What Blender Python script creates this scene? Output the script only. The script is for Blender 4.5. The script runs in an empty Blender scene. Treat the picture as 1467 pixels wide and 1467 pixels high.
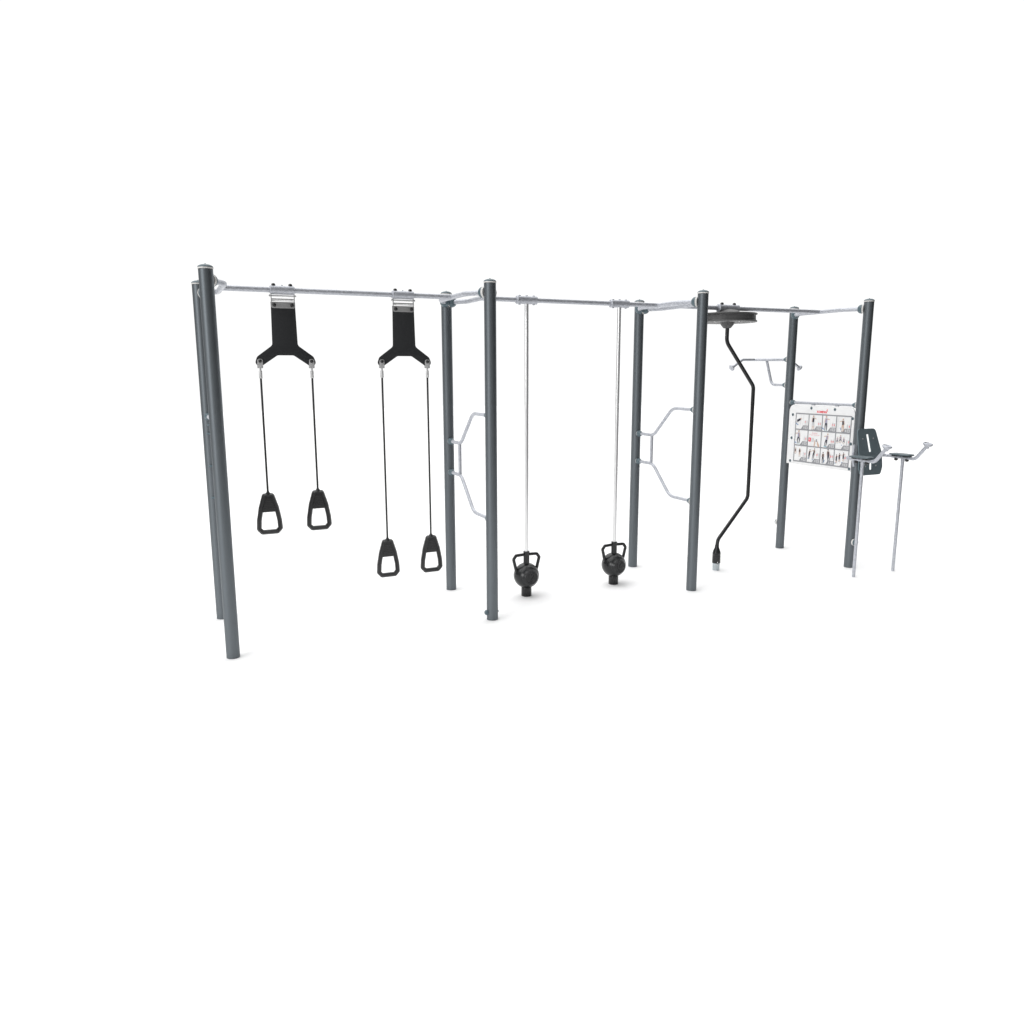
import bpy, bmesh, math
from mathutils import Vector, Matrix

scene = bpy.context.scene
COL = scene.collection
PI = math.pi

# ------------------------------------------------------------------ layout (metres)
PX = [0.0, 2.1157, 4.2281, 6.338]     # the four pairs of posts
DEP = 1.027                           # front post to back post
MID = DEP / 2
POST_R, POST_H = 0.0488, 2.8
BEAM_Z = 2.729

# ------------------------------------------------------------------ materials
def mat(name, col, rough=0.5, metal=0.0, spec=0.5, coat=0.0):
    m = bpy.data.materials.new(name); m.use_nodes = True
    b = m.node_tree.nodes['Principled BSDF']
    b.inputs['Base Color'].default_value = (*col, 1)
    b.inputs['Roughness'].default_value = rough
    b.inputs['Metallic'].default_value = metal
    b.inputs['Specular IOR Level'].default_value = spec
    b.inputs['Coat Weight'].default_value = coat
    return m

def noisy(m, scale, c1, c2, r1=None, r2=None, bump=0.0, stretch=(1, 1, 1), detail=4):
    nt = m.node_tree; b = nt.nodes['Principled BSDF']
    tc = nt.nodes.new('ShaderNodeTexCoord'); mp = nt.nodes.new('ShaderNodeMapping')
    mp.inputs['Scale'].default_value = stretch
    n = nt.nodes.new('ShaderNodeTexNoise'); n.inputs['Scale'].default_value = scale
    n.inputs['Detail'].default_value = detail
    nt.links.new(tc.outputs['Object'], mp.inputs['Vector']); nt.links.new(mp.outputs['Vector'], n.inputs['Vector'])
    r = nt.nodes.new('ShaderNodeValToRGB')
    r.color_ramp.elements[0].position = 0.36; r.color_ramp.elements[0].color = (*c1, 1)
    r.color_ramp.elements[1].position = 0.64; r.color_ramp.elements[1].color = (*c2, 1)
    nt.links.new(n.outputs['Fac'], r.inputs['Fac']); nt.links.new(r.outputs['Color'], b.inputs['Base Color'])
    if r1 is not None:
        mr = nt.nodes.new('ShaderNodeMapRange')
        mr.inputs['From Min'].default_value = 0.3; mr.inputs['From Max'].default_value = 0.7
        mr.inputs['To Min'].default_value = r1; mr.inputs['To Max'].default_value = r2
        nt.links.new(n.outputs['Fac'], mr.inputs['Value']); nt.links.new(mr.outputs['Result'], b.inputs['Roughness'])
    if bump:
        bp = nt.nodes.new('ShaderNodeBump'); bp.inputs['Strength'].default_value = bump
        bp.inputs['Distance'].default_value = 0.002
        nt.links.new(n.outputs['Fac'], bp.inputs['Height']); nt.links.new(bp.outputs['Normal'], b.inputs['Normal'])
    return m

M_POST = noisy(mat('post_paint', (.2, .2, .2), .5, .85, .5), 260, (.142, .159, .172), (.152, .169, .182), .46, .52, .02)
M_TEAL = mat('teal_plastic', (.085, .125, .145), .40)
M_RING = mat('white_gasket', (.70, .69, .67), .35)
M_GALV = noisy(mat('galvanised_steel', (.6, .62, .68), .4, .42), 48, (.42, .435, .475), (.52, .535, .575), .38, .46, .04, detail=6)
M_STEEL = noisy(mat('stainless_steel', (.78, .78, .78), .22, 1.0), 180, (.72, .72, .72), (.80, .80, .80), .18, .26)
M_STEELD = noisy(mat('brushed_steel_plate', (.42, .42, .42), .4, .6), 120, (.38, .38, .38), (.45, .45, .45), .36, .46)
M_CLEV = noisy(mat('clevis_steel', (.6, .6, .6), .4, .5), 120, (.58, .58, .58), (.66, .66, .66), .36, .46)
M_CHROME = mat('polished_pole_steel', (.80, .80, .80), .30, .85)
M_RUB = noisy(mat('black_rubber', (.024, .025, .027), .7, 0, .3), 300, (.021, .022, .024), (.027, .028, .030), .62, .76, .1)
M_BLK = noisy(mat('black_plastic', (.014, .014, .015), .3, 0, .55), 200, (.010, .010, .011), (.014, .014, .015), .30, .36, .02)
M_BLKG = mat('black_coated_iron', (.011, .012, .013), .24, 0, .42)
M_GREYP = noisy(mat('dark_grey_housing', (.1, .1, .1), .5), 240, (.080, .080, .080), (.090, .090, .090), .46, .55, .05)
M_PAD = noisy(mat('slate_pad', (.062, .082, .092), .5, 0, .4), 220, (.102, .132, .146), (.108, .138, .152), .50, .58, .03)
M_PADE = mat('slate_pad_edge', (.13, .18, .20), .5)
M_BOARD = mat('white_board', (.81, .81, .81), .55)
M_GRID = mat('print_grey', (.27, .275, .29), .6)
M_LGREY = mat('print_light_grey', (.58, .58, .59), .6)
M_RED = mat('print_red', (.80, .035, .06), .5)
M_PINK = mat('print_pink', (.74, .34, .35), .5)
M_SKIN = mat('print_skin', (.58, .40, .31), .6)
M_LILAC = mat('print_lilac', (.33, .32, .42), .6)
M_DARK = mat('print_black', (.025, .025, .045), .6)
M_BLUE = mat('print_blue', (.22, .33, .50), .6)
M_CYAN = mat('print_cyan', (.35, .60, .66), .6)
M_FOOT = noisy(mat('grey_foot_steel', (.42, .46, .48), .35, .6), 160, (.40, .44, .46), (.46, .50, .52), .3, .4)
M_GROUND = mat('white_floor', (.93, .93, .93), .95, 0, .0)

# ------------------------------------------------------------------ mesh helpers
def V(*a): return Vector(a[0]) if len(a) == 1 else Vector(a)

def fillet(pts, rads, n=7):
    out = [V(pts[0])]
    for i in range(1, len(pts) - 1):
        p, a, b = V(pts[i]), V(pts[i-1]), V(pts[i+1])
        r = rads[i-1] if isinstance(rads, (list, tuple)) else rads
        d1, d2 = (a-p).normalized(), (b-p).normalized()
        ang = d1.angle(d2)
        if r <= 0 or ang > PI - 0.02: out.append(p); continue
        t = min(r / math.tan(ang/2), (a-p).length*.49, (b-p).length*.49)
        r = t * math.tan(ang/2)
        c = p + (d1+d2).normalized() * (r / math.sin(ang/2))
        s, e = (p+d1*t) - c, (p+d2*t) - c
        tot = s.angle(e); ax = s.cross(e).normalized()
        for k in range(n+1):
            out.append(c + Matrix.Rotation(tot*k/n, 3, ax) @ s)
    out.append(V(pts[-1]))
    return out

def tube(bm, pts, r, seg=20, closed=False, caps=True, prof=None, up=None, mi=0):
    """sweep a circle (or profile of (side, up) pairs) along a polyline"""
    pts = [V(p) for p in pts]; n = len(pts)
    tans = []
    for i in range(n):
        if closed: t = (pts[(i+1) % n]-pts[i]).normalized() + (pts[i]-pts[i-1]).normalized()
        elif i == 0: t = pts[1]-pts[0]
        elif i == n-1: t = pts[-1]-pts[-2]
        else: t = (pts[i+1]-pts[i]).normalized() + (pts[i]-pts[i-1]).normalized()
        tans.append(t.normalized())
    u = V(up) if up else (V(0, 0, 1) if abs(tans[0].z) < .9 else V(1, 0, 0))
    rings = []
    for i in range(n):
        t = tans[i]
        if up: u = V(up)
        u = (u - t*u.dot(t)).normalized(); s = t.cross(u)
        k = 1.0
        if prof:
            a = pts[i]-pts[i-1] if (i > 0 or closed) else None
            b = pts[(i+1) % n]-pts[i] if (i < n-1 or closed) else None
            if a and b: k = 1/max(.6, math.cos(a.angle(b)/2))
            ring = [bm.verts.new(pts[i] + s*x*k + u*y) for x, y in prof]
        else:
            ring = [bm.verts.new(pts[i] + (s*math.cos(2*PI*j/seg) + u*math.sin(2*PI*j/seg))*r) for j in range(seg)]
        rings.append(ring)
    m = len(rings[0])
    for i in range(n if closed else n-1):
        A, B = rings[i], rings[(i+1) % n]
        for j in range(m):
            f = bm.faces.new((A[j], A[(j+1) % m], B[(j+1) % m], B[j])); f.material_index = mi
    if caps and not closed:
        for rg in (rings[0], rings[-1]):
            f = bm.faces.new(rg); f.material_index = mi

def lathe(bm, prof, origin=(0, 0, 0), axis=(0, 0, 1), seg=40, mi=0, mis=None):
    """prof = [(distance along axis, radius)]"""
    a = V(axis).normalized()
    u = (V(0, 0, 1) if abs(a.z) < .9 else V(1, 0, 0)); u = (u - a*u.dot(a)).normalized(); s = a.cross(u)
    o = V(origin); rings = []
    for d, r in prof:
        if r < 1e-6: rings.append([bm.verts.new(o + a*d)])
        else: rings.append([bm.verts.new(o + a*d + (s*math.cos(2*PI*j/seg)+u*math.sin(2*PI*j/seg))*r) for j in range(seg)])
    for i in range(len(rings)-1):
        A, B = rings[i], rings[i+1]
        k = mis[i] if mis else mi
        for j in range(seg):
            j2 = (j+1) % seg
            if len(A) == 1 and len(B) == 1: break
            if len(A) == 1: f = bm.faces.new((A[0], B[j2], B[j]))
            elif len(B) == 1: f = bm.faces.new((A[j], A[j2], B[0]))
            else: f = bm.faces.new((A[j], A[j2], B[j2], B[j]))
            f.material_index = k
    for rg in (rings[0], rings[-1]):
        if len(rg) > 1: bm.faces.new(rg)

def box(bm, x0, x1, y0, y1, z0, z1, mi=0):
    v = [bm.verts.new((x, y, z)) for x in (x0, x1) for y in (y0, y1) for z in (z0, z1)]
    for q in ((0,1,3,2), (4,6,7,5), (0,4,5,1), (2,3,7,6), (0,2,6,4), (1,5,7,3)):
        bm.faces.new([v[i] for i in q]).material_index = mi

def round_poly(pts, rads, n=6):
    """closed 2D polygon with filleted corners"""
    out = []; m = len(pts)
    for i in range(m):
        p, a, b = Vector(pts[i]), Vector(pts[i-1]), Vector(pts[(i+1) % m])
        r = rads[i] if isinstance(rads, (list, tuple)) else rads
        if r <= 0: out.append(p); continue
        d1, d2 = (a-p).normalized(), (b-p).normalized()
        ang = d1.angle(d2)
        t = min(r/math.tan(ang/2), (a-p).length*.48, (b-p).length*.48)
        s, e = p+d1*t, p+d2*t
        for k in range(n+1):                       # quadratic corner
            w = k/n; out.append(s*(1-w)**2 + p*2*w*(1-w) + e*w*w)
    return out

def plate(bm, outline, to3, th, holes=(), mi=0, side_mi=None):
    """extruded 2D outline (with holes): to3(u, v, w) maps to space, w in [0, th]"""
    from mathutils.geometry import tessellate_polygon
    loops = [[Vector((p[0], p[1], 0)) for p in outline]] + [[Vector((p[0], p[1], 0)) for p in h] for h in holes]
    flat = [p for l in loops for p in l]
    tris = tessellate_polygon(loops)
    top = [bm.verts.new(to3(p.x, p.y, th)) for p in flat]; bot = [bm.verts.new(to3(p.x, p.y, 0)) for p in flat]
    for t in tris:
        for vs in (top, bot):
            try: bm.faces.new([vs[i] for i in t]).material_index = mi
            except ValueError: pass
    o = 0
    for l in loops:
        n = len(l)
        for i in range(n):
            j = (i+1) % n
            bm.faces.new((top[o+i], top[o+j], bot[o+j], bot[o+i])).material_index = mi if side_mi is None else side_mi
        o += n

def finish(bm, name, mats, smooth=True, angle=38, bevel=0):
    bmesh.ops.recalc_face_normals(bm, faces=bm.faces)
    if bevel:
        es = [e for e in bm.edges if len(e.link_faces) == 2 and e.calc_face_angle(0) > .7]
        bmesh.ops.bevel(bm, geom=es, offset=bevel, segments=2, affect='EDGES', profile=.6)
    me = bpy.data.meshes.new(name)
    for e in bm.edges:
        if len(e.link_faces) == 2 and e.calc_face_angle(0) > math.radians(angle): e.smooth = False
    for f in bm.faces: f.smooth = smooth
    bm.to_mesh(me); bm.free()
    for m in (mats if isinstance(mats, (list, tuple)) else [mats]): me.materials.append(m)
    return me

def obj(name, me, parent=None, loc=(0, 0, 0), label=None):
    o = bpy.data.objects.new(name, me); COL.objects.link(o)
    o.location = loc
    if parent: o.parent = parent
    if label: o['label'] = label
    return o

def mk(name, fn, mats, parent=None, loc=(0, 0, 0), label=None, **kw):
    bm = bmesh.new(); fn(bm)
    return obj(name, finish(bm, name, mats, **kw), parent, loc, label)

def thing(name, label, cat, loc=(0, 0, 0), rotz=0, group=None):
    o = bpy.data.objects.new(name, None); COL.objects.link(o)
    o.empty_display_size = .1
    o.location = loc; o.rotation_euler = (0, 0, rotz)
    o['label'] = label; o['category'] = cat
    if group: o['group'] = group
    return o

def dup(src, parent=None, **kw):
    c = src.copy(); COL.objects.link(c); c.parent = parent
    for ch in list(src.children): dup(ch, c)
    return c

def text_verts(s, size, bold=0.0):
    cu = bpy.data.curves.new('lettering', 'FONT'); cu.body = s; cu.size = size
    cu.align_x = 'CENTER'; cu.align_y = 'CENTER'; cu.offset = bold; cu.resolution_u = 3
    o = bpy.data.objects.new('lettering', cu); COL.objects.link(o)
    dg = bpy.context.evaluated_depsgraph_get(); dg.update()
    me = bpy.data.meshes.new_from_object(o.evaluated_get(dg))
    vs = [tuple(v.co) for v in me.vertices]; fs = [tuple(p.vertices) for p in me.polygons]
    bpy.data.objects.remove(o); bpy.data.curves.remove(cu); bpy.data.meshes.remove(me)
    return vs, fs

def put_text(bm, s, size, to3, w, bold=0, mi=0, extr=0.0, stretch=1.0):
    vs, fs = text_verts(s, size, bold)
    bv = [bm.verts.new(to3(x*stretch, y, w)) for x, y, z in vs]
    faces = [bm.faces.new([bv[i] for i in f]) for f in fs if len(set(f)) == len(f)]
    for f in faces: f.material_index = mi
    if extr:
        bv2 = [bm.verts.new(to3(x*stretch, y, w+extr)) for x, y, z in vs]
        for f in fs: bm.faces.new([bv2[i] for i in f]).material_index = mi
        cnt = {}
        for f in fs:
            for i in range(len(f)):
                k = (f[i], f[(i+1) % len(f)])
                kk = tuple(sorted(k)); cnt.setdefault(kk, []).append(k)
        for kk, l in cnt.items():
            if len(l) == 1:
                a, b = l[0]; bm.faces.new((bv[a], bv[b], bv2[b], bv2[a])).material_index = mi

# ------------------------------------------------------------------ shared fittings
SOCK = {}
def socket_mesh(kind):
    """flared collar that joins a tube to a post, along +X from the post axis"""
    if kind in SOCK: return SOCK[kind]
    bm = bmesh.new()
    if kind == 'large':
        p = [(.046, .0), (.046, .043), (.060, .046), (.061, .0465), (.070, .046), (.086, .041), (.095, .034), (.103, .0245), (.103, .0)]
        mis = [1, 1, 1, 0, 0, 0, 0, 0]
    elif kind == 'small':
        p = [(.045, .0), (.045, .029), (.0525, .030), (.0535, .0312), (.072, .0305), (.084, .027), (.096, .021), (.102, .0175), (.102, .0)]
        mis = [1, 1, 1, 0, 0, 0, 0, 0]
    else:                                   # blank: capped fitting with no tube
        p = [(.042, .0), (.042, .037), (.058, .038), (.059, .036), (.068, .0355), (.078, .030), (.084, .021), (.084, .0)]
        mis = [1, 1, 1, 0, 0, 0, 0]
    lathe(bm, p, axis=(1, 0, 0), mis=mis, seg=32)
    SOCK[kind] = finish(bm, 'socket', [M_TEAL, M_RING], angle=50)
    return SOCK[kind]

def socket(parent, loc, rz, kind):
    o = obj('socket', socket_mesh(kind), parent, loc); o.rotation_euler = (0, 0, rz)
    return o

def ball_head(bm, c, axis, r=.014, base=None, mi=0):
    """domed cap over a bolt, standing on c and pointing along axis"""
    pr = [(0, r)] + [(r*.45 + r*.75*math.sin(a), r*math.cos(a)) for a in [k*PI/2/5 for k in range(6)]]
    pr[-1] = (pr[-1][0], 0)
    lathe(bm, [(-.004, 0), (-.004, r)] + pr, c, axis, seg=20, mi=mi)

# ================================================================== the setting
def g(bm):
    bm.faces.new([bm.verts.new(p) for p in ((-4, -5.2, 0), (2.4, -5.0, 0), (8.0, -1.5, 0), (34, 13, 0), (34, 40, 0), (-16, 40, 0), (-7, 5, 0))])
fl = mk('floor', g, M_GROUND); fl['kind'] = 'structure'

# ================================================================== exercise frame
frame = thing('exercise_frame', 'long outdoor gym frame of eight dark grey posts joined by galvanised overhead bars', 'gym frame')

def post_mesh():
    bm = bmesh.new()
    lathe(bm, [(0, 0), (0, POST_R), (POST_H-.004, POST_R), (POST_H-.002, POST_R-.002), (POST_H-.002, 0)], seg=64)
    return finish(bm, 'post', M_POST)
pm = post_mesh()
def cap_f(bm):
    lathe(bm, [(.008, 0), (.008, .0515), (.012, .0515), (.0165, .0485), (.022, .040), (.027, .028), (.0295, .013), (.030, .007), (.034, .005), (.035, 0)], (0, 0, POST_H), seg=48)
def ring_f(bm):
    lathe(bm, [(-.002, 0), (-.002, .0518), (-.001, .0526), (.0060, .0526), (.0078, .052), (.0078, 0)], (0, 0, POST_H), seg=48)
cap_m = (lambda b: (cap_f(b), finish(b, 'post_cap', M_TEAL))[1])(bmesh.new())
ring_m = (lambda b: (ring_f(b), finish(b, 'cap_ring', M_RING))[1])(bmesh.new())
for i, x in enumerate(PX):
    for y in (0, DEP):
        p = obj('post', pm, frame, (x, y, 0))
        obj('post_cap', cap_m, p); obj('cap_ring', ring_m, p)

HO, HB = .132, .215       # how far each end hoop stands off the line of its posts
for b in range(3):
    x0, x1 = PX[b]+HO, PX[b+1]-HO
    def f(bm):
        tube(bm, [(x0, MID, BEAM_Z), (x1, MID, BEAM_Z)], .0212, 28)
    cb = mk('overhead_bar', f, M_GALV, frame)
    for px, s in ((PX[b], 1), (PX[b+1], -1)):
        hx = px + s*HO; al = math.atan2(HB, HO); qx, qy = .090*math.cos(al), .090*math.sin(al)
        def h(bm):
            pts = fillet([(px+s*qx, qy, BEAM_Z), (hx, HB, BEAM_Z), (hx, DEP-HB, BEAM_Z), (px+s*qx, DEP-qy, BEAM_Z)], .14, 9)
            tube(bm, pts, .0212, 28)
        mk('end_hoop', h, M_GALV, cb)
        socket(cb, (px, 0, BEAM_Z), al if s > 0 else PI-al, 'large')
        socket(cb, (px, DEP, BEAM_Z), -al if s > 0 else al-PI, 'large')

# hand rails between the posts of the second and third pair
def rail_u(bm):
    tube(bm, fillet([(0, .075, 1.745), (0, .40, 1.745), (0, .705, 1.458), (0, DEP-.075, 1.458)], [.16, .14], 9), .0158, 20)
def rail_l(bm):
    tube(bm, fillet([(0, .075, .872), (0, .40, .872), (0, .705, 1.165), (0, DEP-.075, 1.165)], [.16, .14], 9), .0158, 20)
def rail_v(bm):
    tube(bm, [(0, .735, 1.165), (0, .735, 1.458)], .0155, 20)
gr = None
for x in PX[1:3]:
    if gr is None:
        gr = obj('grab_rail', None, frame, (x, 0, 0))
        bm = bmesh.new(); rail_u(bm); rail_l(bm); rail_v(bm)
        bpy.data.objects.remove(gr)
        gr = obj('grab_rail', finish(bm, 'grab_rail', M_GALV), frame, (x, 0, 0))
        for y, z, r in ((0, 1.745, PI/2), (0, .872, PI/2), (DEP, 1.458, -PI/2), (DEP, 1.165, -PI/2)):
            socket(gr, (0, y, z), r, 'small')
    else:
        c = dup(gr, frame); c.location = (x, 0, 0)

# through bolt near the foot of the second front post, blank fittings on the last pair
def f(bm):
    tube(bm, [(-.055, 0, 0), (.055, 0, 0)], .008, 16)
    ball_head(bm, (-.047, 0, 0), (-1, 0, 0), .022)
    ball_head(bm, (.046, 0, 0), (1, 0, 0), .010)
mk('foot_bolt', f, M_TEAL, frame, (PX[1], 0, .065))
socket(frame, (PX[3], DEP, .31), PI/2, 'blank').name = 'blank_fitting'
socket(frame, (PX[3], 0, .286), -PI/2, 'blank').name = 'blank_fitting'

# ================================================================== suspension trainers
def clamp_sleeve(bm, half, r=.034, taper=.010):
    lathe(bm, [(-half, 0), (-half, r-.006), (-half+taper*.5, r), (half-taper*.5, r), (half, r-.006), (half, 0)], (0, 0, BEAM_Z), (1, 0, 0), seg=36)

def grip_parts(parent, x, ztop):
    # web + looped frame, hanging in the plane of the beam
    def fr(bm):
        path = [(-.030, -.022), (-.060, -.120), (-.079, -.225), (-.083, -.292), (-.058, -.320), (.058, -.320), (.083, -.292), (.079, -.225), (.060, -.120), (.030, -.022)]
        pts = round_poly(path, [.008, .05, .05, .012, .012, .012, .012, .05, .05, .008], 4)
        prof = [(.0195*math.cos(a), .027*math.sin(a)) for a in [PI/8 + k*PI/4 for k in range(8)]]
        tube(bm, [(p.x, 0, p.y) for p in pts], 0, closed=True, prof=prof, up=(0, 1, 0))
    g_ = mk('hand_grip', fr, M_BLK, parent, (x, 0, ztop), angle=30)
    def web(bm):
        out = [(-.034, -.014), (.034, -.014), (.062, -.134), (.064, -.155), (-.064, -.155), (-.062, -.134)]
        plate(bm, round_poly(out, .006, 3), lambda u, v, w: (u, w-.016, v), .032)
        for k in range(8):
            z = -.030 - k*.0145; hw = .022 + .030*(k/7)
            for s in (-1, 1):
                y0, y1 = (s*.0155, s*.0195) if s > 0 else (s*.0195, s*.0155)
                box(bm, -hw, hw, y0, y1, z-.0042, z+.0042)
    mk('ridged_web', web, M_BLK, g_, smooth=False)
    mk('neck', lambda bm: lathe(bm, [(-.012, 0), (-.012, .024), (-.004, .020), (.006, .011), (.014, .009), (.014, 0)], seg=20), M_BLK, g_)

def trainer(x, zgrip, label):
    t = thing('suspension_trainer', label, 'suspension trainer', (x, MID, 0), 0, 'suspension trainers with black handles under the overhead bar')
    def s(bm):
        clamp_sleeve(bm, .093)
    sl = mk('clamp_sleeve', s, M_GALV, t)
    for sx in (-.064, .064):
        mk('bolt_cap', lambda bm: ball_head(bm, (sx, 0, BEAM_Z+.033), (0, 0, 1), .0155), M_BLK, sl)
    mk('set_screw', lambda bm: lathe(bm, [(.030, 0), (.030, .006), (.040, .005), (.041, 0)], (0, 0, BEAM_Z), seg=12), M_GALV, sl)
    def hg(bm):                                         # hinge pin through two cheeks
        lathe(bm, [(-.104, 0), (-.104, .007), (-.100, .011), (-.092, .011), (-.092, .0068), (.092, .0068), (.092, .011), (.100, .011), (.104, .007), (.104, 0)], (0, -.004, 2.684), (1, 0, 0), seg=20)
    hi = mk('hinge_pin', hg, M_STEEL, t)
    mk('hinge_barrel', lambda bm: lathe(bm, [(-.084, 0), (-.084, .0105), (.084, .0105), (.084, 0)], (0, -.004, 2.657), (1, 0, 0), seg=24), M_STEEL, t)
    for sx in (-1, 1):
        mk('hinge_cheek', lambda bm: box(bm, sx*.087-.003, sx*.087+.003, -.016, .016, 2.641, 2.700), M_STEEL, t, bevel=.001)
    def pl(bm):
        out = round_poly([(-.092, 2.640), (.092, 2.640), (.092, 2.592), (-.092, 2.592)], [.003, .003, .018, .018], 6)
        plate(bm, out, lambda u, v, w: (u, yy+w, v), .004)
    for yy, d in ((-.0105, -1), (.0065, 1)):
        cp = mk('clamp_plate', pl, M_STEELD, t, bevel=.0008)
        for sx in (-.068, .068):
            mk('bolt_cap', lambda bm: ball_head(bm, (sx, .0105*d, 2.615), (0, d, 0), .0145), M_BLK, cp)
    def rb(bm):
        a = .0955
        out = [(-a+.004, 2.638), (a-.004, 2.638), (a+.002, 2.31), (.217, 2.222), (.236, 2.170), (.198, 2.140), (.062, 2.232), (-.062, 2.232), (-.198, 2.140), (-.236, 2.170), (-.217, 2.222), (-a-.002, 2.31)]
        rad = [.002, .002, .035, .040, .040, .040, .035, .035, .040, .040, .040, .035]
        plate(bm, round_poly(out, rad, 8), lambda u, v, w: (u, w-.0055, v), .011)
    mk('rubber_plate', rb, M_RUB, t, bevel=.0015)
    zt = zgrip
    for sx in (-.198, .198):
        def cl(bm):                                     # clevis cheeks and pin
            for y in (-.0105, .0065):
                out = round_poly([(-.0215, 2.205), (.0215, 2.205), (.0215, 2.136), (-.0215, 2.136)], [.02, .02, .002, .002], 6)
                plate(bm, out, lambda u, v, w, y=y: (sx+u, y+w, v), .004)
            box(bm, sx-.0205, sx+.0205, -.0105, .0105, 2.132, 2.1362)
        c = mk('clevis', cl, M_CLEV, t, bevel=.0008)
        for d in (-1, 1):
            mk('bolt_cap', lambda bm: ball_head(bm, (sx, .0105*d, 2.187), (0, d, 0), .0135), M_BLK, c)
        cb = mk('cable', lambda bm: tube(bm, [(sx, 0, 2.070), (sx, 0, zt-.004)], .0082, 16), M_BLK, t)
        mk('ferrule', lambda bm: lathe(bm, [(2.054, 0), (2.054, .0130), (2.057, .0138), (2.112, .0130), (2.116, .0085), (2.133, .0080), (2.133, 0)], (sx, 0, 0), seg=20), M_CLEV, cb)
        grip_parts(t, sx, zt+.010)
    return t

trainer(.578, 1.138, 'suspension trainer nearest the leftmost posts, with its black rubber plate and two handles hanging higher')
trainer(1.548, .668, 'suspension trainer with its two black handles hanging lower, next to the second pair of posts')

# ================================================================== kettlebells on slide poles
def slide_pole(x, label):
    t = thing('slide_pole', label, 'guide pole', (x, MID, 0), 0, 'vertical steel guide poles of the kettlebells')
    mk('pole', lambda bm: tube(bm, [(0, 0, .07), (0, 0, BEAM_Z-.02)], .0188, 32), M_CHROME, t)
    def s(bm):
        lathe(bm, [(-.102, 0), (-.102, .030), (-.096, .037), (-.086, .0355), (.086, .0355), (.096, .037), (.102, .030), (.102, 0)], (0, 0, BEAM_Z), (1, 0, 0), seg=36)
        for sx in (-.070, 0, .070):
            for d in (1, -1):
                if sx == 0 and d < 0: continue
                lathe(bm, [(.034, 0), (.034, .011), (.040, .011), (.043, .006), (.043, 0)], (sx, 0, BEAM_Z), (0, 0, d), seg=14)
    mk('clamp_sleeve', s, M_GALV, t)
    mk('foot', lambda bm: lathe(bm, [(0, 0), (0, .0475), (.002, .0485), (.092, .0485), (.098, .046), (.098, .0)], seg=44), M_BLKG, t)
    return t

def kettlebell(x, word, label):
    t = thing('kettlebell', label, 'kettlebell', (x, MID, .098), 0, 'black kettlebells on the guide poles')
    zc, R = .102, .1215
    def body(bm):
        pr = []
        for k in range(0, 41):                         # sphere cut to flat round faces front and back
            a = -PI/2 + PI*k/40
            y = R*math.sin(a); r = R*math.cos(a)
            if abs(y) <= .098: pr.append((y, r))
        e = pr[-1][1]
        full = [(-.108, 0), (-.108, .050), (-.112, .053), (-.112, .066), (-.107, .0705)] + pr + [(.107, .0705), (.112, .066), (.112, .053), (.108, .050), (.108, 0)]
        lathe(bm, full, (0, 0, zc), (0, 1, 0), seg=64)
    b = mk('body', body, M_BLKG, t, angle=30)
    def em(bm):
        put_text(bm, word, .078, lambda u, v, w: (u, -.1075-w, zc+.006+v), 0, bold=.0022, extr=.0042)
        put_text(bm, 'kg', .028, lambda u, v, w: (u, -.1075-w, zc-.036+v), 0, bold=.0010, extr=.0038)
    mk('weight_mark', em, M_BLKG, b, smooth=False)
    mk('collar', lambda bm: lathe(bm, [(zc+.08, .0), (zc+.08, .0285), (.322, .0285), (.326, .030), (.334, .030), (.337, .027), (.337, .0195), (zc+.08, .0195)], seg=32), M_BLKG, t)
    for s in (-1, 1):
        def hd(bm):
            pts = fillet([(s*.018, 0, .306), (s*.108, 0, .303), (s*.134, 0, .268), (s*.103, 0, .140)], [.015, .02], 5)
            prof = [(.0148*math.cos(a), .0165*math.sin(a)) for a in [PI/8+k*PI/4 for k in range(8)]]
            tube(bm, pts, 0, prof=prof, up=(0, 1, 0))
        mk('handle', hd, M_BLKG, t, angle=50)
    return t

slide_pole(2.688, 'bright steel guide pole in the middle bay, the one nearer the second pair of posts')
slide_pole(3.659, 'bright steel guide pole in the middle bay, the one nearer the third pair of posts')
kettlebell(2.688, '12', 'black two-handled kettlebell at the bottom of the guide pole nearer the second pair of posts')
kettlebell(3.659, '16', 'black two-handled kettlebell at the bottom of the guide pole nearer the third pair of posts')

# ================================================================== rotating bent pole
TX = 4.951
t = thing('rotating_pole_trainer', 'bent black pole hanging from a dark grey round housing under the overhead bar', 'pole trainer', (TX, MID, 0))
def f(bm):
    lathe(bm, [(-.130, 0), (-.130, .028), (-.122, .040), (-.105, .036), (.105, .036), (.122, .040), (.130, .028), (.130, 0)], (0, 0, BEAM_Z), (1, 0, 0), seg=36)
sl = mk('clamp_sleeve', f, M_GALV, t)
def f(bm):
    ball_head(bm, (sx, 0, BEAM_Z+.036), (0, 0, 1), .017)
for sx in (-.078, .078): mk('bolt_cap', f, M_BLK, sl)
def f(bm):
    lathe(bm, [(2.532, 0), (2.532, .036), (2.566, .064), (2.589, .074), (2.589, .286), (2.592, .290), (2.600, .290), (2.604, .287), (2.607, .278),
               (2.657, .274), (2.660, .284), (2.663, .290), (2.671, .290), (2.675, .286), (2.684, .135), (2.706, .098), (2.718, .060), (2.718, 0)], seg=96)
hs = mk('round_housing', f, M_GREYP, t, angle=28)
def f(bm):
    lathe(bm, [(-.006, 0), (-.006, .0055), (0, .007), (0, 0)], (.232*math.cos(a), .232*math.sin(a), 2.5885), (0, 0, 1), seg=12)
for k in range(6):
    a = math.radians(-100 + 60*k)
    mk('housing_screw', f, M_STEEL, hs)
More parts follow.
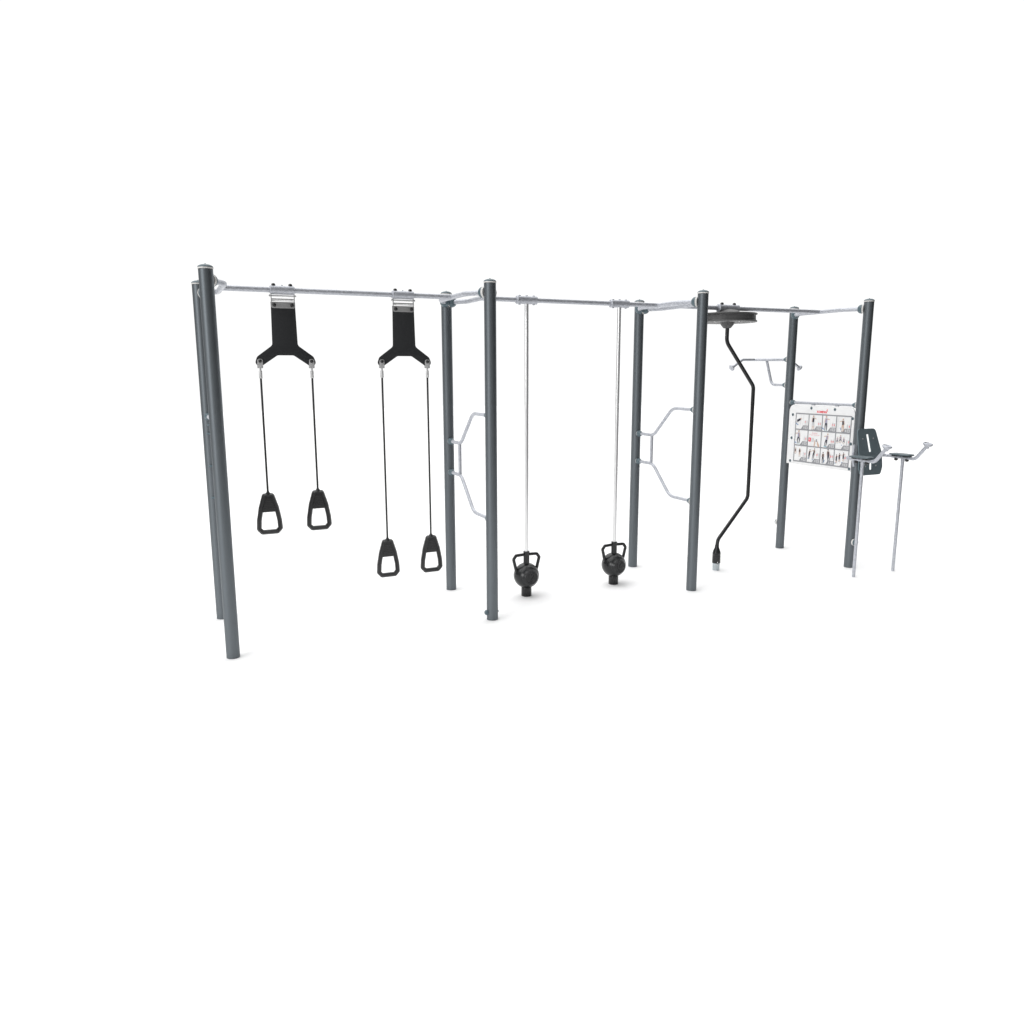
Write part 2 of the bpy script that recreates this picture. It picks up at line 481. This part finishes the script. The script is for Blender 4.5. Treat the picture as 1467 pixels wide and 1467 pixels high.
def f(bm):
    pts = fillet([(.004, 0, 2.54), (.004, 0, 2.395), (.385, 0, 1.945), (.388, 0, .760), (.004, 0, .325), (.004, 0, .24)], [.12, .09, .09, .10], 10)
    tube(bm, pts, .0195, 28)
mk('bent_pole', f, M_BLKG, t)
def f(bm):
    lathe(bm, [(.078, 0), (.078, .0425), (.082, .0435), (.158, .0435), (.160, .0415), (.164, .0415), (.166, .043), (.190, .043), (.215, .036), (.245, .0235), (.275, .0205), (.275, 0)], seg=44)
bt = mk('rubber_boot', f, M_BLKG, t)
def f(bm):
    lathe(bm, [(0, 0), (0, .0375), (.085, .0385), (.085, 0)], seg=44)
ft = mk('foot', f, M_FOOT, t)
def f(bm):
    ball_head(bm, (r*math.cos(a), r*math.sin(a), z), (math.cos(a), math.sin(a), 0), .006)
a = math.radians(-112)
for z, r, par in ((.092, .043, bt), (.066, .038, ft)): mk('foot_screw', f, M_STEEL, par)
mk('pole_pin', lambda bm: lathe(bm, [(-.022, 0), (-.022, .005), (-.020, .006), (.020, .006), (.022, .005), (.022, 0)], (.004, 0, 2.462), (1, 0, 0), seg=12), M_STEEL, t)

# ================================================================== pull-up bar behind the last back post
t = thing('pull_up_bar', 'galvanised bar with drooping knobbed ends behind the last back post', 'pull-up bar', (PX[3], DEP, 0))
BY = .395
def f(bm):
    tube(bm, fillet([(-.515, 0+BY, 2.150), (-.372, BY, 2.237), (.372, BY, 2.237), (.515, BY, 2.150)], .05, 6), .0158, 20)
mk('cross_bar', f, M_GALV, t)
def f(bm):
    tube(bm, fillet([(0, .075, 2.237), (0, .115, 2.237), (s*.19, BY, 2.237)], .03, 5), .0158, 20)
for s in (-1, 1): mk('fork_arm', f, M_GALV, t)
def f(bm):
    tube(bm, fillet([(0, BY, 2.230), (0, .290, 1.942), (0, .075, 1.942)], .08, 8), .0158, 20)
mk('brace', f, M_GALV, t)
for s in (-1, 1):
    d = V(s*.143, 0, -.087).normalized()
    mk('end_knob', lambda bm: lathe(bm, [(-.016, .0), (-.016, .018), (.000, .022), (.010, .036), (.016, .0385), (.022, .037), (.028, .026), (.030, 0)], V(s*.515, BY, 2.150), d, seg=28), M_GALV, t)
for z in (2.237, 1.942): socket(t, (0, 0, z), PI/2, 'small')

# ================================================================== dip station in front of the last front post
t = thing('dip_station', 'dip station of two galvanised armrest bars and a slotted slate back plate', 'dip station', (PX[3], 0, 0))
HX, BZ, FY = .289, 1.212, -.325
def f(bm):
    tube(bm, fillet([(-HX, -.592, 1.360), (-HX, -.468, BZ), (-HX, -.110, BZ+.008), (HX, -.110, BZ+.008), (HX, -.468, BZ), (HX, -.592, 1.360)], [.07, .05, .05, .07], 8), .0175, 24)
mk('armrest_bar', f, M_GALV, t)
for s in (-1, 1):
    mk('stand_leg', lambda bm: (tube(bm, [(s*HX, FY, 0), (s*HX, FY, BZ-.004)], .0160, 24), lathe(bm, [(BZ-.050, .0160), (BZ-.046, .0178), (BZ-.006, .0185), (BZ-.006, 0)], (s*HX, FY, 0), seg=24)), M_GALV, t)
    mk('end_knob', lambda bm: lathe(bm, [(-.034, 0), (-.034, .019), (-.018, .022), (-.002, .041), (.008, .047), (.015, .047), (.020, .043), (.020, .038), (.014, .034), (.014, 0)], (s*HX, -.594, 1.366), V(0, -.25, .97), seg=32), M_GALV, t)
    def pad(bm):
        out = round_poly([(-.052, -.195), (.052, -.195), (.068, -.245), (.068, -.375), (.045, -.425), (-.045, -.425), (-.068, -.375), (-.068, -.245)], .012, 4)
        plate(bm, out, lambda u, v, w: (s*HX+u, v, BZ+.026+w), .014, side_mi=0)
    pd = mk('forearm_pad', pad, [M_PAD], t, bevel=.002)
    for y in (-.245, -.375):
        mk('pad_spacer', lambda bm: box(bm, s*HX-.050, s*HX+.050, y-.018, y+.018, BZ+.014, BZ+.0262), M_BLK, pd)
        mk('bolt_cap', lambda bm: ball_head(bm, (s*HX, y, BZ-.016), (0, 0, -1), .0185), M_BLK, pd)
# back plate: two facets, folded where the cross tube passes
def facet(v):                      # height -> distance in front of the post
    return -.160 + (v-1.25)*.30 if v > 1.25 else -.160 + (v-1.25)*.09
def f(bm):
    W = .020
    up = round_poly([(-.165, 1.2505), (-.128, 1.508), (.128, 1.508), (.165, 1.2505)], [0, .045, .045, 0], 7)
    slot_u = round_poly([(-.017, 1.270), (-.017, 1.452), (.017, 1.452), (.017, 1.270)], .012, 4)
    def circ(cx, cz, r=.009): return [Vector((cx+r*math.cos(a), cz+r*math.sin(a))) for a in [k*PI/6 for k in range(12)]]
    def to3(u, v, w): return (u, facet(v)-w, v)
    plate(bm, up, to3, .010, holes=[slot_u], mi=0, side_mi=1)
    lo = round_poly([(.165, 1.2495), (.172, 1.110), (.142, 1.032), (-.142, 1.032), (-.172, 1.110), (-.165, 1.2495)], [0, .05, .035, .035, .05, 0], 6)
    slot_l = round_poly([(-.017, 1.085), (-.017, 1.155), (.017, 1.155), (.017, 1.085)], .012, 4)
    plate(bm, lo, to3, .010, holes=[slot_l], mi=0, side_mi=1)
bp = mk('back_plate', f, [M_PAD, M_PADE], t, smooth=False)
def f(bm):
    lathe(bm, [(-.002, 0), (-.002, .009), (.0025, .0075), (.0025, 0)], (x, facet(z)-.010, z), (0, -1, 0), seg=16)
for x in (-.075, .075):
    for z in (1.405, 1.125): mk('plate_screw', f, M_STEELD, bp)
def f(bm): tube(bm, fillet([(s*.155, -.090, 1.345), (s*.155, -.082, BZ), (s*.155, -.105, 1.120)], .02, 4), .013, 16)
for s in (-1, 1): mk('plate_bracket', f, M_GALV, t)
def f(bm): tube(bm, [(0, -.075, BZ+.008), (0, -.112, BZ+.008)], .0175, 20)
mk('mounting_stub', f, M_GALV, t)
socket(t, (0, 0, BZ+.008), -PI/2, 'small')

# ================================================================== instruction board
S0 = .948                          # local y where the board's left edge reference lies
XB = -.034                         # face plane of the printed side
def b3(u, v, w=0): return V(XB-w, S0-u, v)      # u across (left to right), v = height, w = off the face

board = thing('instruction_board', 'white instruction board with twelve exercise pictures between the last pair of posts', 'sign', (PX[3], 0, 0))
def f(bm):
    out = round_poly([(-.020, 1.040), (-.020, 1.724), (.908, 1.724), (.908, 1.040)], [.006, .085, .085, .006], 10)
    plate(bm, out, lambda u, v, w: V(XB+.012-w, S0-u, v), .012)
mk('panel', f, M_BOARD, board, bevel=.0015)
rb = mk('top_rail', lambda bm: tube(bm, [(0, .075, 1.745), (0, DEP-.075, 1.745)], .0158, 20), M_GALV, board)
socket(rb, (0, 0, 1.745), PI/2, 'small'); socket(rb, (0, DEP, 1.745), -PI/2, 'small')
def f(bm):
    box(bm, XB+.0125, .004, S0-u-.020, S0-u+.020, 1.706, 1.738)
for u in (.308, .641): mk('hanger', f, M_GALV, rb, bevel=.002)
def bolt_f(bm):
    lathe(bm, [(-.006, 0), (-.006, .0165), (0, .0165), (.004, .012), (.004, .006), (.001, .005), (.001, 0)], (XB-.001, 0, 0), (-1, 0, 0), seg=20)
    lathe(bm, [(0, 0), (0, .008), (.042, .008), (.046, .005), (.046, 0)], (XB+.0125, 0, 0), (1, 0, 0), seg=14)
bmz = bmesh.new(); bolt_f(bmz); bolt_me = finish(bmz, 'panel_bolt', M_TEAL)
for u, v in ((.308, 1.693), (.641, 1.691), (.036, 1.607), (.037, 1.339), (.037, 1.073), (.915-.030, 1.605), (.915-.029, 1.336), (.915-.028, 1.069)):
    obj('panel_bolt', bolt_me, board, (0, S0-u, v))

# ---- printed sheet: frame lines, corner tabs, figures, lettering
GU = [.090, .284, .479, .675, .871]
GU = [g_-.001 for g_ in GU]
GV = [1.625, 1.444, 1.263, 1.080]
PM = [M_GRID, M_LGREY, M_RED, M_PINK, M_SKIN, M_LILAC, M_DARK, M_BLUE, M_CYAN, M_BOARD]
IG, ILG, IR, IP, ISK, IL, ID, IB, IC, IW = range(10)
def poly(bm, pts, w, mi):
    f = bm.faces.new([bm.verts.new(b3(u, v, w)) for u, v in pts]); f.material_index = mi
def rect(bm, u0, v0, u1, v1, w, mi): poly(bm, [(u0, v0), (u1, v0), (u1, v1), (u0, v1)], w, mi)
def oval(bm, cu, cv, ru, rv, w, mi, n=16, rot=0):
    c, s = math.cos(rot), math.sin(rot)
    poly(bm, [(cu+ru*math.cos(a)*c-rv*math.sin(a)*s, cv+ru*math.cos(a)*s+rv*math.sin(a)*c) for a in [2*PI*k/n for k in range(n)]], w, mi)
def limb(bm, a, b, ra, rb_, w, mi):
    d = (Vector(b)-Vector(a)); n_ = Vector((-d.y, d.x)).normalized(); e = d.normalized()
    a, b = Vector(a), Vector(b)
    poly(bm, [a+n_*ra, a-e*ra*.5, a-n_*ra, b-n_*rb_, b+e*rb_*.5, b+n_*rb_], w, mi)

def lines_f(bm):
    w = .0010; h = .0066
    for u in GU: rect(bm, u-h, GV[-1]-h, u+h, GV[0]+h, w, IG)
    for v in GV: rect(bm, GU[0]-h, v-h, GU[-1]+h, v+h, w+.0004, IG)
    for r in range(3):
        for c in range(4):
            if (r, c) == (1, 1): continue
            u1, v1 = GU[c+1], GV[r+1]; wd = GU[c+1]-GU[c]; ht = GV[r]-GV[r+1]
            poly(bm, [(u1-wd*.60, v1), (u1, v1), (u1, v1+ht*.27), (u1-wd*.41, v1+ht*.27)], w+.0008, IG)
            oval(bm, u1-wd*.335, v1+ht*.145, wd*.035, ht*.085, w+.0012, ILG)
            rect(bm, u1-wd*.25, v1+ht*.06, u1-wd*.05, v1+ht*.225, w+.0012, ILG)
            oval(bm, u1-wd*.15, v1+ht*.142, wd*.055, ht*.055, w+.0016, IG)
            rect(bm, u1-wd*.165, v1+ht*.12, u1-wd*.135, v1+ht*.16, w+.0020, ILG)
mk('picture_grid', lines_f, PM, board, smooth=False)

def cell(r, c): return GU[c], GV[r+1], GU[c+1]-GU[c], GV[r]-GV[r+1]
def pt(r, c, x, y):
    u, v, a, b = cell(r, c); return (u+a*x, v+b*(1-y))
def person(bm, r, c, x, y, h, top, leg, lean=0, arm=0, skinleg=False, squat=0, hair=ISK):
    """small printed figure; x, y = head centre (cell fractions, y down), h = height in cell heights"""
    w = .0022
    k = GV[0]-GV[1]
    a = cell(r, c)[2]
    def P(dx, dy):                       # dx, dy in units of figure height
        X, Y = pt(r, c, x, y); return (X + (dx + lean*dy)*h*k, Y - dy*h*k)
    oval(bm, *P(0, 0), .058*h*k, .078*h*k, w+.0003, ISK)
    oval(bm, *P(0, -.035), .06*h*k, .050*h*k, w+.0005, hair)
    poly(bm, [P(-.095, .10), P(.095, .10), P(.080, .30), P(.085, .46), P(-.085, .46), P(-.080, .30)], w, top)
    if arm:
        limb(bm, P(.07*arm, .14), P(.30*arm, .17), .030*h*k, .020*h*k, w+.0004, ISK)
        limb(bm, P(-.08*arm, .14), P(-.13*arm, .40), .030*h*k, .022*h*k, w+.0002, ISK)
    else:
        for s in (-1, 1): limb(bm, P(.09*s, .13), P(.14*s, .42), .028*h*k, .020*h*k, w+.0002, ISK)
    for s in (-1, 1):
        knee = P(.075*s*(1+squat), .68-.06*squat)
        limb(bm, P(.045*s, .44), knee, .052*h*k, .038*h*k, w+.0001, leg)
        limb(bm, knee, P(.065*s, .93-.1*squat), .034*h*k, .020*h*k, w, ISK if skinleg else leg)
        oval(bm, *P(.075*s, .955-.1*squat), .045*h*k, .020*h*k, w+.0002, ID if top == ID else IC)
def muscles(bm, r, c, x, y, red=(1, 1)):
    """pair of tiny grey body outlines with the trained muscles in red"""
    w = .0022
    k = GV[0]-GV[1]
    for i in (0, 1):
        X, Y = pt(r, c, x+i*.13, y)
        oval(bm, X, Y, .012*k*2, .035*k, w, ILG)
        rect(bm, X-.022*k, Y-.30*k, X-.004*k, Y-.14*k, w, ILG); rect(bm, X+.004*k, Y-.30*k, X+.022*k, Y-.14*k, w, ILG)
        poly(bm, [(X-.042*k, Y-.035*k), (X+.042*k, Y-.035*k), (X+.028*k, Y-.15*k), (X-.028*k, Y-.15*k)], w+.0002, IP if red[i] else ILG)
        if red[i] > 1: rect(bm, X-.016*k, Y-.15*k, X+.016*k, Y-.07*k, w+.0004, IR)

def pic_0_0(bm):
    w = .0016
    for x in (.42, .60): limb(bm, pt(0, 0, x, .03), pt(0, 0, x-.06, .80), .0012, .0012, w, ILG)
    limb(bm, pt(0, 0, .02, .62), pt(0, 0, .20, .72), .006, .006, w, IB)
    limb(bm, pt(0, 0, .13, .47), pt(0, 0, .37, .34), .014, .011, w+.0006, ID)
    limb(bm, pt(0, 0, .37, .34), pt(0, 0, .43, .30), .007, .006, w+.0008, ISK)
    limb(bm, pt(0, 0, .13, .48), pt(0, 0, .06, .62), .006, .004, w+.0004, ILG)
    muscles(bm, 0, 0, .74, .42, (1, 0))
def pic_0_1(bm):
    w = .0016
    person(bm, 0, 1, .34, .13, .84, ID, ILG, arm=1, skinleg=True)
    muscles(bm, 0, 1, .74, .48, (1, 1))
def pic_0_2(bm):
    w = .0016
    person(bm, 0, 2, .28, .11, .88, IL, ID, arm=1)
    limb(bm, pt(0, 2, .02, .78), pt(0, 2, .16, .88), .006, .006, w, IB)
    muscles(bm, 0, 2, .74, .48, (1, 2))
def pic_0_3(bm):
    w = .0016
    person(bm, 0, 3, .46, .20, .76, ID, ISK, arm=-1, skinleg=True)
    limb(bm, pt(0, 3, .30, .70), pt(0, 3, .34, .84), .006, .005, w, IB)
    for x in (.10, .17): limb(bm, pt(0, 3, x, .06), pt(0, 3, x, .95), .001, .001, w, ILG)
    muscles(bm, 0, 3, .77, .50, (0, 2))
def pic_1_0(bm):
    w = .0016
    person(bm, 1, 0, .29, .12, .84, IL, ID, arm=-1, squat=.4)
    limb(bm, pt(1, 0, .02, .80), pt(1, 0, .15, .88), .005, .005, w, IB)
    muscles(bm, 1, 0, .74, .46, (0, 2))
def pic_1_1(bm):
    w = .0016
    u, v, a, b = cell(1, 1)
    ic = round_poly([pt(1, 1, .06, .45), pt(1, 1, .25, .45), pt(1, 1, .25, .70), pt(1, 1, .06, .70)], .010, 4)
    poly(bm, ic, w, IR)
    oval(bm, *pt(1, 1, .125, .56), .011, .012, w+.0004, IP)
    rect(bm, *pt(1, 1, .30, .70), *pt(1, 1, .36, .47), w, ILG)
    rect(bm, *pt(1, 1, .39, .70), *pt(1, 1, .46, .47), w, ILG)
    limb(bm, pt(1, 1, .55, .58), pt(1, 1, .545, .72), .004, .007, w, ISK)
    limb(bm, pt(1, 1, .545, .72), pt(1, 1, .52, .965), .008, .007, w, ISK)
    rect(bm, *pt(1, 1, .62, .68), *pt(1, 1, .70, .52), w, IG)
    limb(bm, pt(1, 1, .74, .66), pt(1, 1, .77, .80), .005, .010, w, ISK)
    limb(bm, pt(1, 1, .77, .80), pt(1, 1, .85, .965), .012, .011, w, ISK)
def pic_1_2(bm):
    w = .0016
    person(bm, 1, 2, .46, .16, .78, IL, ID, lean=-.22, arm=-1)
    oval(bm, *pt(1, 2, .28, .90), .016, .006, w, IC)
    oval(bm, *pt(1, 2, .40, .92), .012, .005, w, IB)
    muscles(bm, 1, 2, .74, .48, (1, 2))
def pic_1_3(bm):
    w = .0016
    for x, y, hh in ((.15, .28, .50), (.36, .16, .62), (.59, .28, .50)): person(bm, 1, 3, x, y, hh*.85, IL, ID, skinleg=True, squat=1)
    oval(bm, *pt(1, 3, .47, .72), .006, .005, w, IB)
    muscles(bm, 1, 3, .80, .42, (0, 1))
def pic_2_0(bm):
    w = .0016
    person(bm, 2, 0, .12, .20, .42, ID, ISK, skinleg=True, squat=1)
    person(bm, 2, 0, .45, .20, .52, ID, ISK, skinleg=True)
    muscles(bm, 2, 0, .74, .42, (0, 1))
def pic_2_1(bm):
    w = .0016
    person(bm, 2, 1, .24, .22, .55, ID, ID, lean=-.15, arm=1, hair=ID)
    person(bm, 2, 1, .58, .14, .62, ID, ID, lean=-.18, arm=-1, hair=ID)
    oval(bm, *pt(2, 1, .14, .74), .009, .008, w, IB)
    oval(bm, *pt(2, 1, .46, .80), .009, .006, w, IB)
    muscles(bm, 2, 1, .78, .38, (2, 0))
def pic_2_2(bm):
    w = .0016
    person(bm, 2, 2, .22, .30, .64, ID, ID, hair=ID)
    person(bm, 2, 2, .56, .10, .78, ID, ID, lean=.12, hair=ID)
    limb(bm, pt(2, 2, .24, .92), pt(2, 2, .34, .74), .005, .004, w, IB)
    muscles(bm, 2, 2, .76, .38, (2, 1))
def pic_2_3(bm):
    w = .0016
    for x, y in ((.18, .34), (.38, .24), (.65, .18)): person(bm, 2, 3, x, y, .50, ID, ID, arm=1, skinleg=True, hair=ID)
    oval(bm, *pt(2, 3, .10, .82), .008, .006, w, IB)
    oval(bm, *pt(2, 3, .57, .74), .008, .006, w, IB)
    muscles(bm, 2, 3, .78, .36, (2, 1))
for fn in (pic_0_0, pic_0_1, pic_0_2, pic_0_3, pic_1_0, pic_1_1, pic_1_2, pic_1_3, pic_2_0, pic_2_1, pic_2_2, pic_2_3): mk('exercise_picture', fn, PM, board, smooth=False)

def let_f(bm):
    def at(cu, cv, k=1.0): return lambda x, y, w: b3(cu+x, cv+y, w)
    put_text(bm, 'KOMPAN', .033, at(.464, 1.6545), .0016, bold=.0012, mi=IR, stretch=1.02)
    # the running figure beside the name
    w = .0016; cu, cv = .536, 1.671
    oval(bm, cu+.004, cv+.014, .0042, .0042, w, IR, 10)
    limb(bm, (cu+.002, cv+.008), (cu-.003, cv-.002), .0042, .0036, w+.0002, IR)
    limb(bm, (cu-.003, cv-.002), (cu+.007, cv-.006), .0034, .0026, w+.0004, IR)
    limb(bm, (cu-.003, cv-.002), (cu-.007, cv-.014), .0034, .0024, w+.0006, IR)
    limb(bm, (cu+.002, cv+.007), (cu-.009, cv+.006), .0026, .0022, w+.0008, IR)
    a, b = pt(1, 1, .50, .155); put_text(bm, 'Download', .0185, at(a, b), .0016, bold=.0001, mi=IP)
    a, b = pt(1, 1, .50, .265); put_text(bm, 'the gym workout app', .0165, at(a, b), .0016, bold=.0001, mi=IP)
    a, b = pt(1, 1, .155, .575); put_text(bm, 'K', .028, at(a, b), .0024, bold=.0006, mi=IW)
mk('lettering', let_f, PM, board, smooth=False)

b2 = dup(board)
b2.location = (PX[0], DEP, 0); b2.rotation_euler = (0, 0, PI)
b2['label'] = 'instruction board seen edge-on between the leftmost pair of posts, only its bolt ends showing'

# ================================================================== studio light
world = bpy.data.worlds.new('World'); scene.world = world; world.use_nodes = True
nt = world.node_tree; nt.nodes.clear()
out = nt.nodes.new('ShaderNodeOutputWorld'); bg = nt.nodes.new('ShaderNodeBackground')
tc = nt.nodes.new('ShaderNodeTexCoord'); sep = nt.nodes.new('ShaderNodeSeparateXYZ')
nt.links.new(tc.outputs['Generated'], sep.inputs[0])
def math_n(op, a, b=None, clamp=False):
    n = nt.nodes.new('ShaderNodeMath'); n.operation = op; n.use_clamp = clamp
    for i, v in enumerate((a, b)):
        if v is None: continue
        if isinstance(v, (int, float)): n.inputs[i].default_value = v
        else: nt.links.new(v, n.inputs[i])
    return n.outputs[0]
def mrange(val, a, b, c, d):
    n = nt.nodes.new('ShaderNodeMapRange'); n.interpolation_type = 'SMOOTHSTEP'
    nt.links.new(val, n.inputs['Value'])
    for k, x in zip(('From Min', 'From Max', 'To Min', 'To Max'), (a, b, c, d)): n.inputs[k].default_value = x
    return n.outputs['Result']
# white sweep in front of the camera, dim room to the right and behind, soft box overhead
X_, Y_, zz = sep.outputs['X'], sep.outputs['Y'], sep.outputs['Z']
hl = math_n('SQRT', math_n('ADD', math_n('MULTIPLY', X_, X_), math_n('MULTIPLY', Y_, Y_)))
hl = math_n('MAXIMUM', hl, .001)
front = math_n('DIVIDE', math_n('ADD', math_n('MULTIPLY', X_, .416), math_n('MULTIPLY', Y_, .909)), hl)
sweep = mrange(front, .40, .62, 0.0, 1.0)                       # cos of azimuth from the view centre
sweep = math_n('MULTIPLY', sweep, mrange(zz, .42, .62, 1.0, 2.0))
left = math_n('DIVIDE', math_n('ADD', math_n('MULTIPLY', X_, -.93), math_n('MULTIPLY', Y_, -.36)), hl)
leftw = math_n('MULTIPLY', mrange(left, .10, .90, 0.0, .45), mrange(zz, -.7, .1, .3, 1.0))
leftw = math_n('MULTIPLY', leftw, mrange(zz, .55, .8, 1.0, .3))
tv = math_n('ADD', math_n('MULTIPLY', X_, -.56), math_n('ADD', math_n('MULTIPLY', zz, .82), math_n('MULTIPLY', Y_, .08)))
top = math_n('ADD', mrange(tv, .86, .95, 0.0, 2.8), mrange(zz, .80, .97, 0.0, .95))
back = math_n('DIVIDE', math_n('ADD', math_n('MULTIPLY', X_, -.17), math_n('MULTIPLY', Y_, -.98)), hl)
backw = mrange(back, .70, .97, .05, .30)
st = math_n('MAXIMUM', math_n('MAXIMUM', math_n('MULTIPLY', sweep, 1.06), leftw), backw)
st2 = math_n('ADD', st, top)
bg.inputs['Color'].default_value = (1, 1, 1, 1)
nt.links.new(st2, bg.inputs['Strength']); nt.links.new(bg.outputs[0], out.inputs[0])

def area(name, loc, target, sx, sy, power, col=(1, 1, 1)):
    l = bpy.data.lights.new(name, 'AREA'); l.shape = 'RECTANGLE'; l.size = sx; l.size_y = sy
    l.energy = power; l.color = col
    o = bpy.data.objects.new(name, l); COL.objects.link(o); o.location = loc
    o.rotation_euler = (V(target)-V(loc)).to_track_quat('-Z', 'Y').to_euler()
    return o
area('key_light', (-13, -7.5, 4.5), (3, .5, 1.4), 6, 7, 800)

# ================================================================== camera
cd = bpy.data.cameras.new('camera'); cam = bpy.data.objects.new('camera', cd); COL.objects.link(cam)
R = V(0.90897722, -0.41683689, -0.00272521); U = V(0.07723991, 0.16200186, 0.98376287); F = V(0.40962717, 0.89442853, -0.17945245)
m = Matrix((R, U, -F)).transposed().to_4x4(); m.translation = V(-0.36155689, -5.82066887, 2.09229663)
cam.matrix_world = m
cd.sensor_width = 36; cd.sensor_fit = 'HORIZONTAL'; cd.lens = 1093.3732/1467*36
cd.clip_start = .05; cd.clip_end = 300
scene.camera = cam

vs = scene.view_settings
vs.view_transform = 'Standard'; vs.look = 'None'; vs.exposure = 0; vs.gamma = 1; vs.use_curve_mapping = False
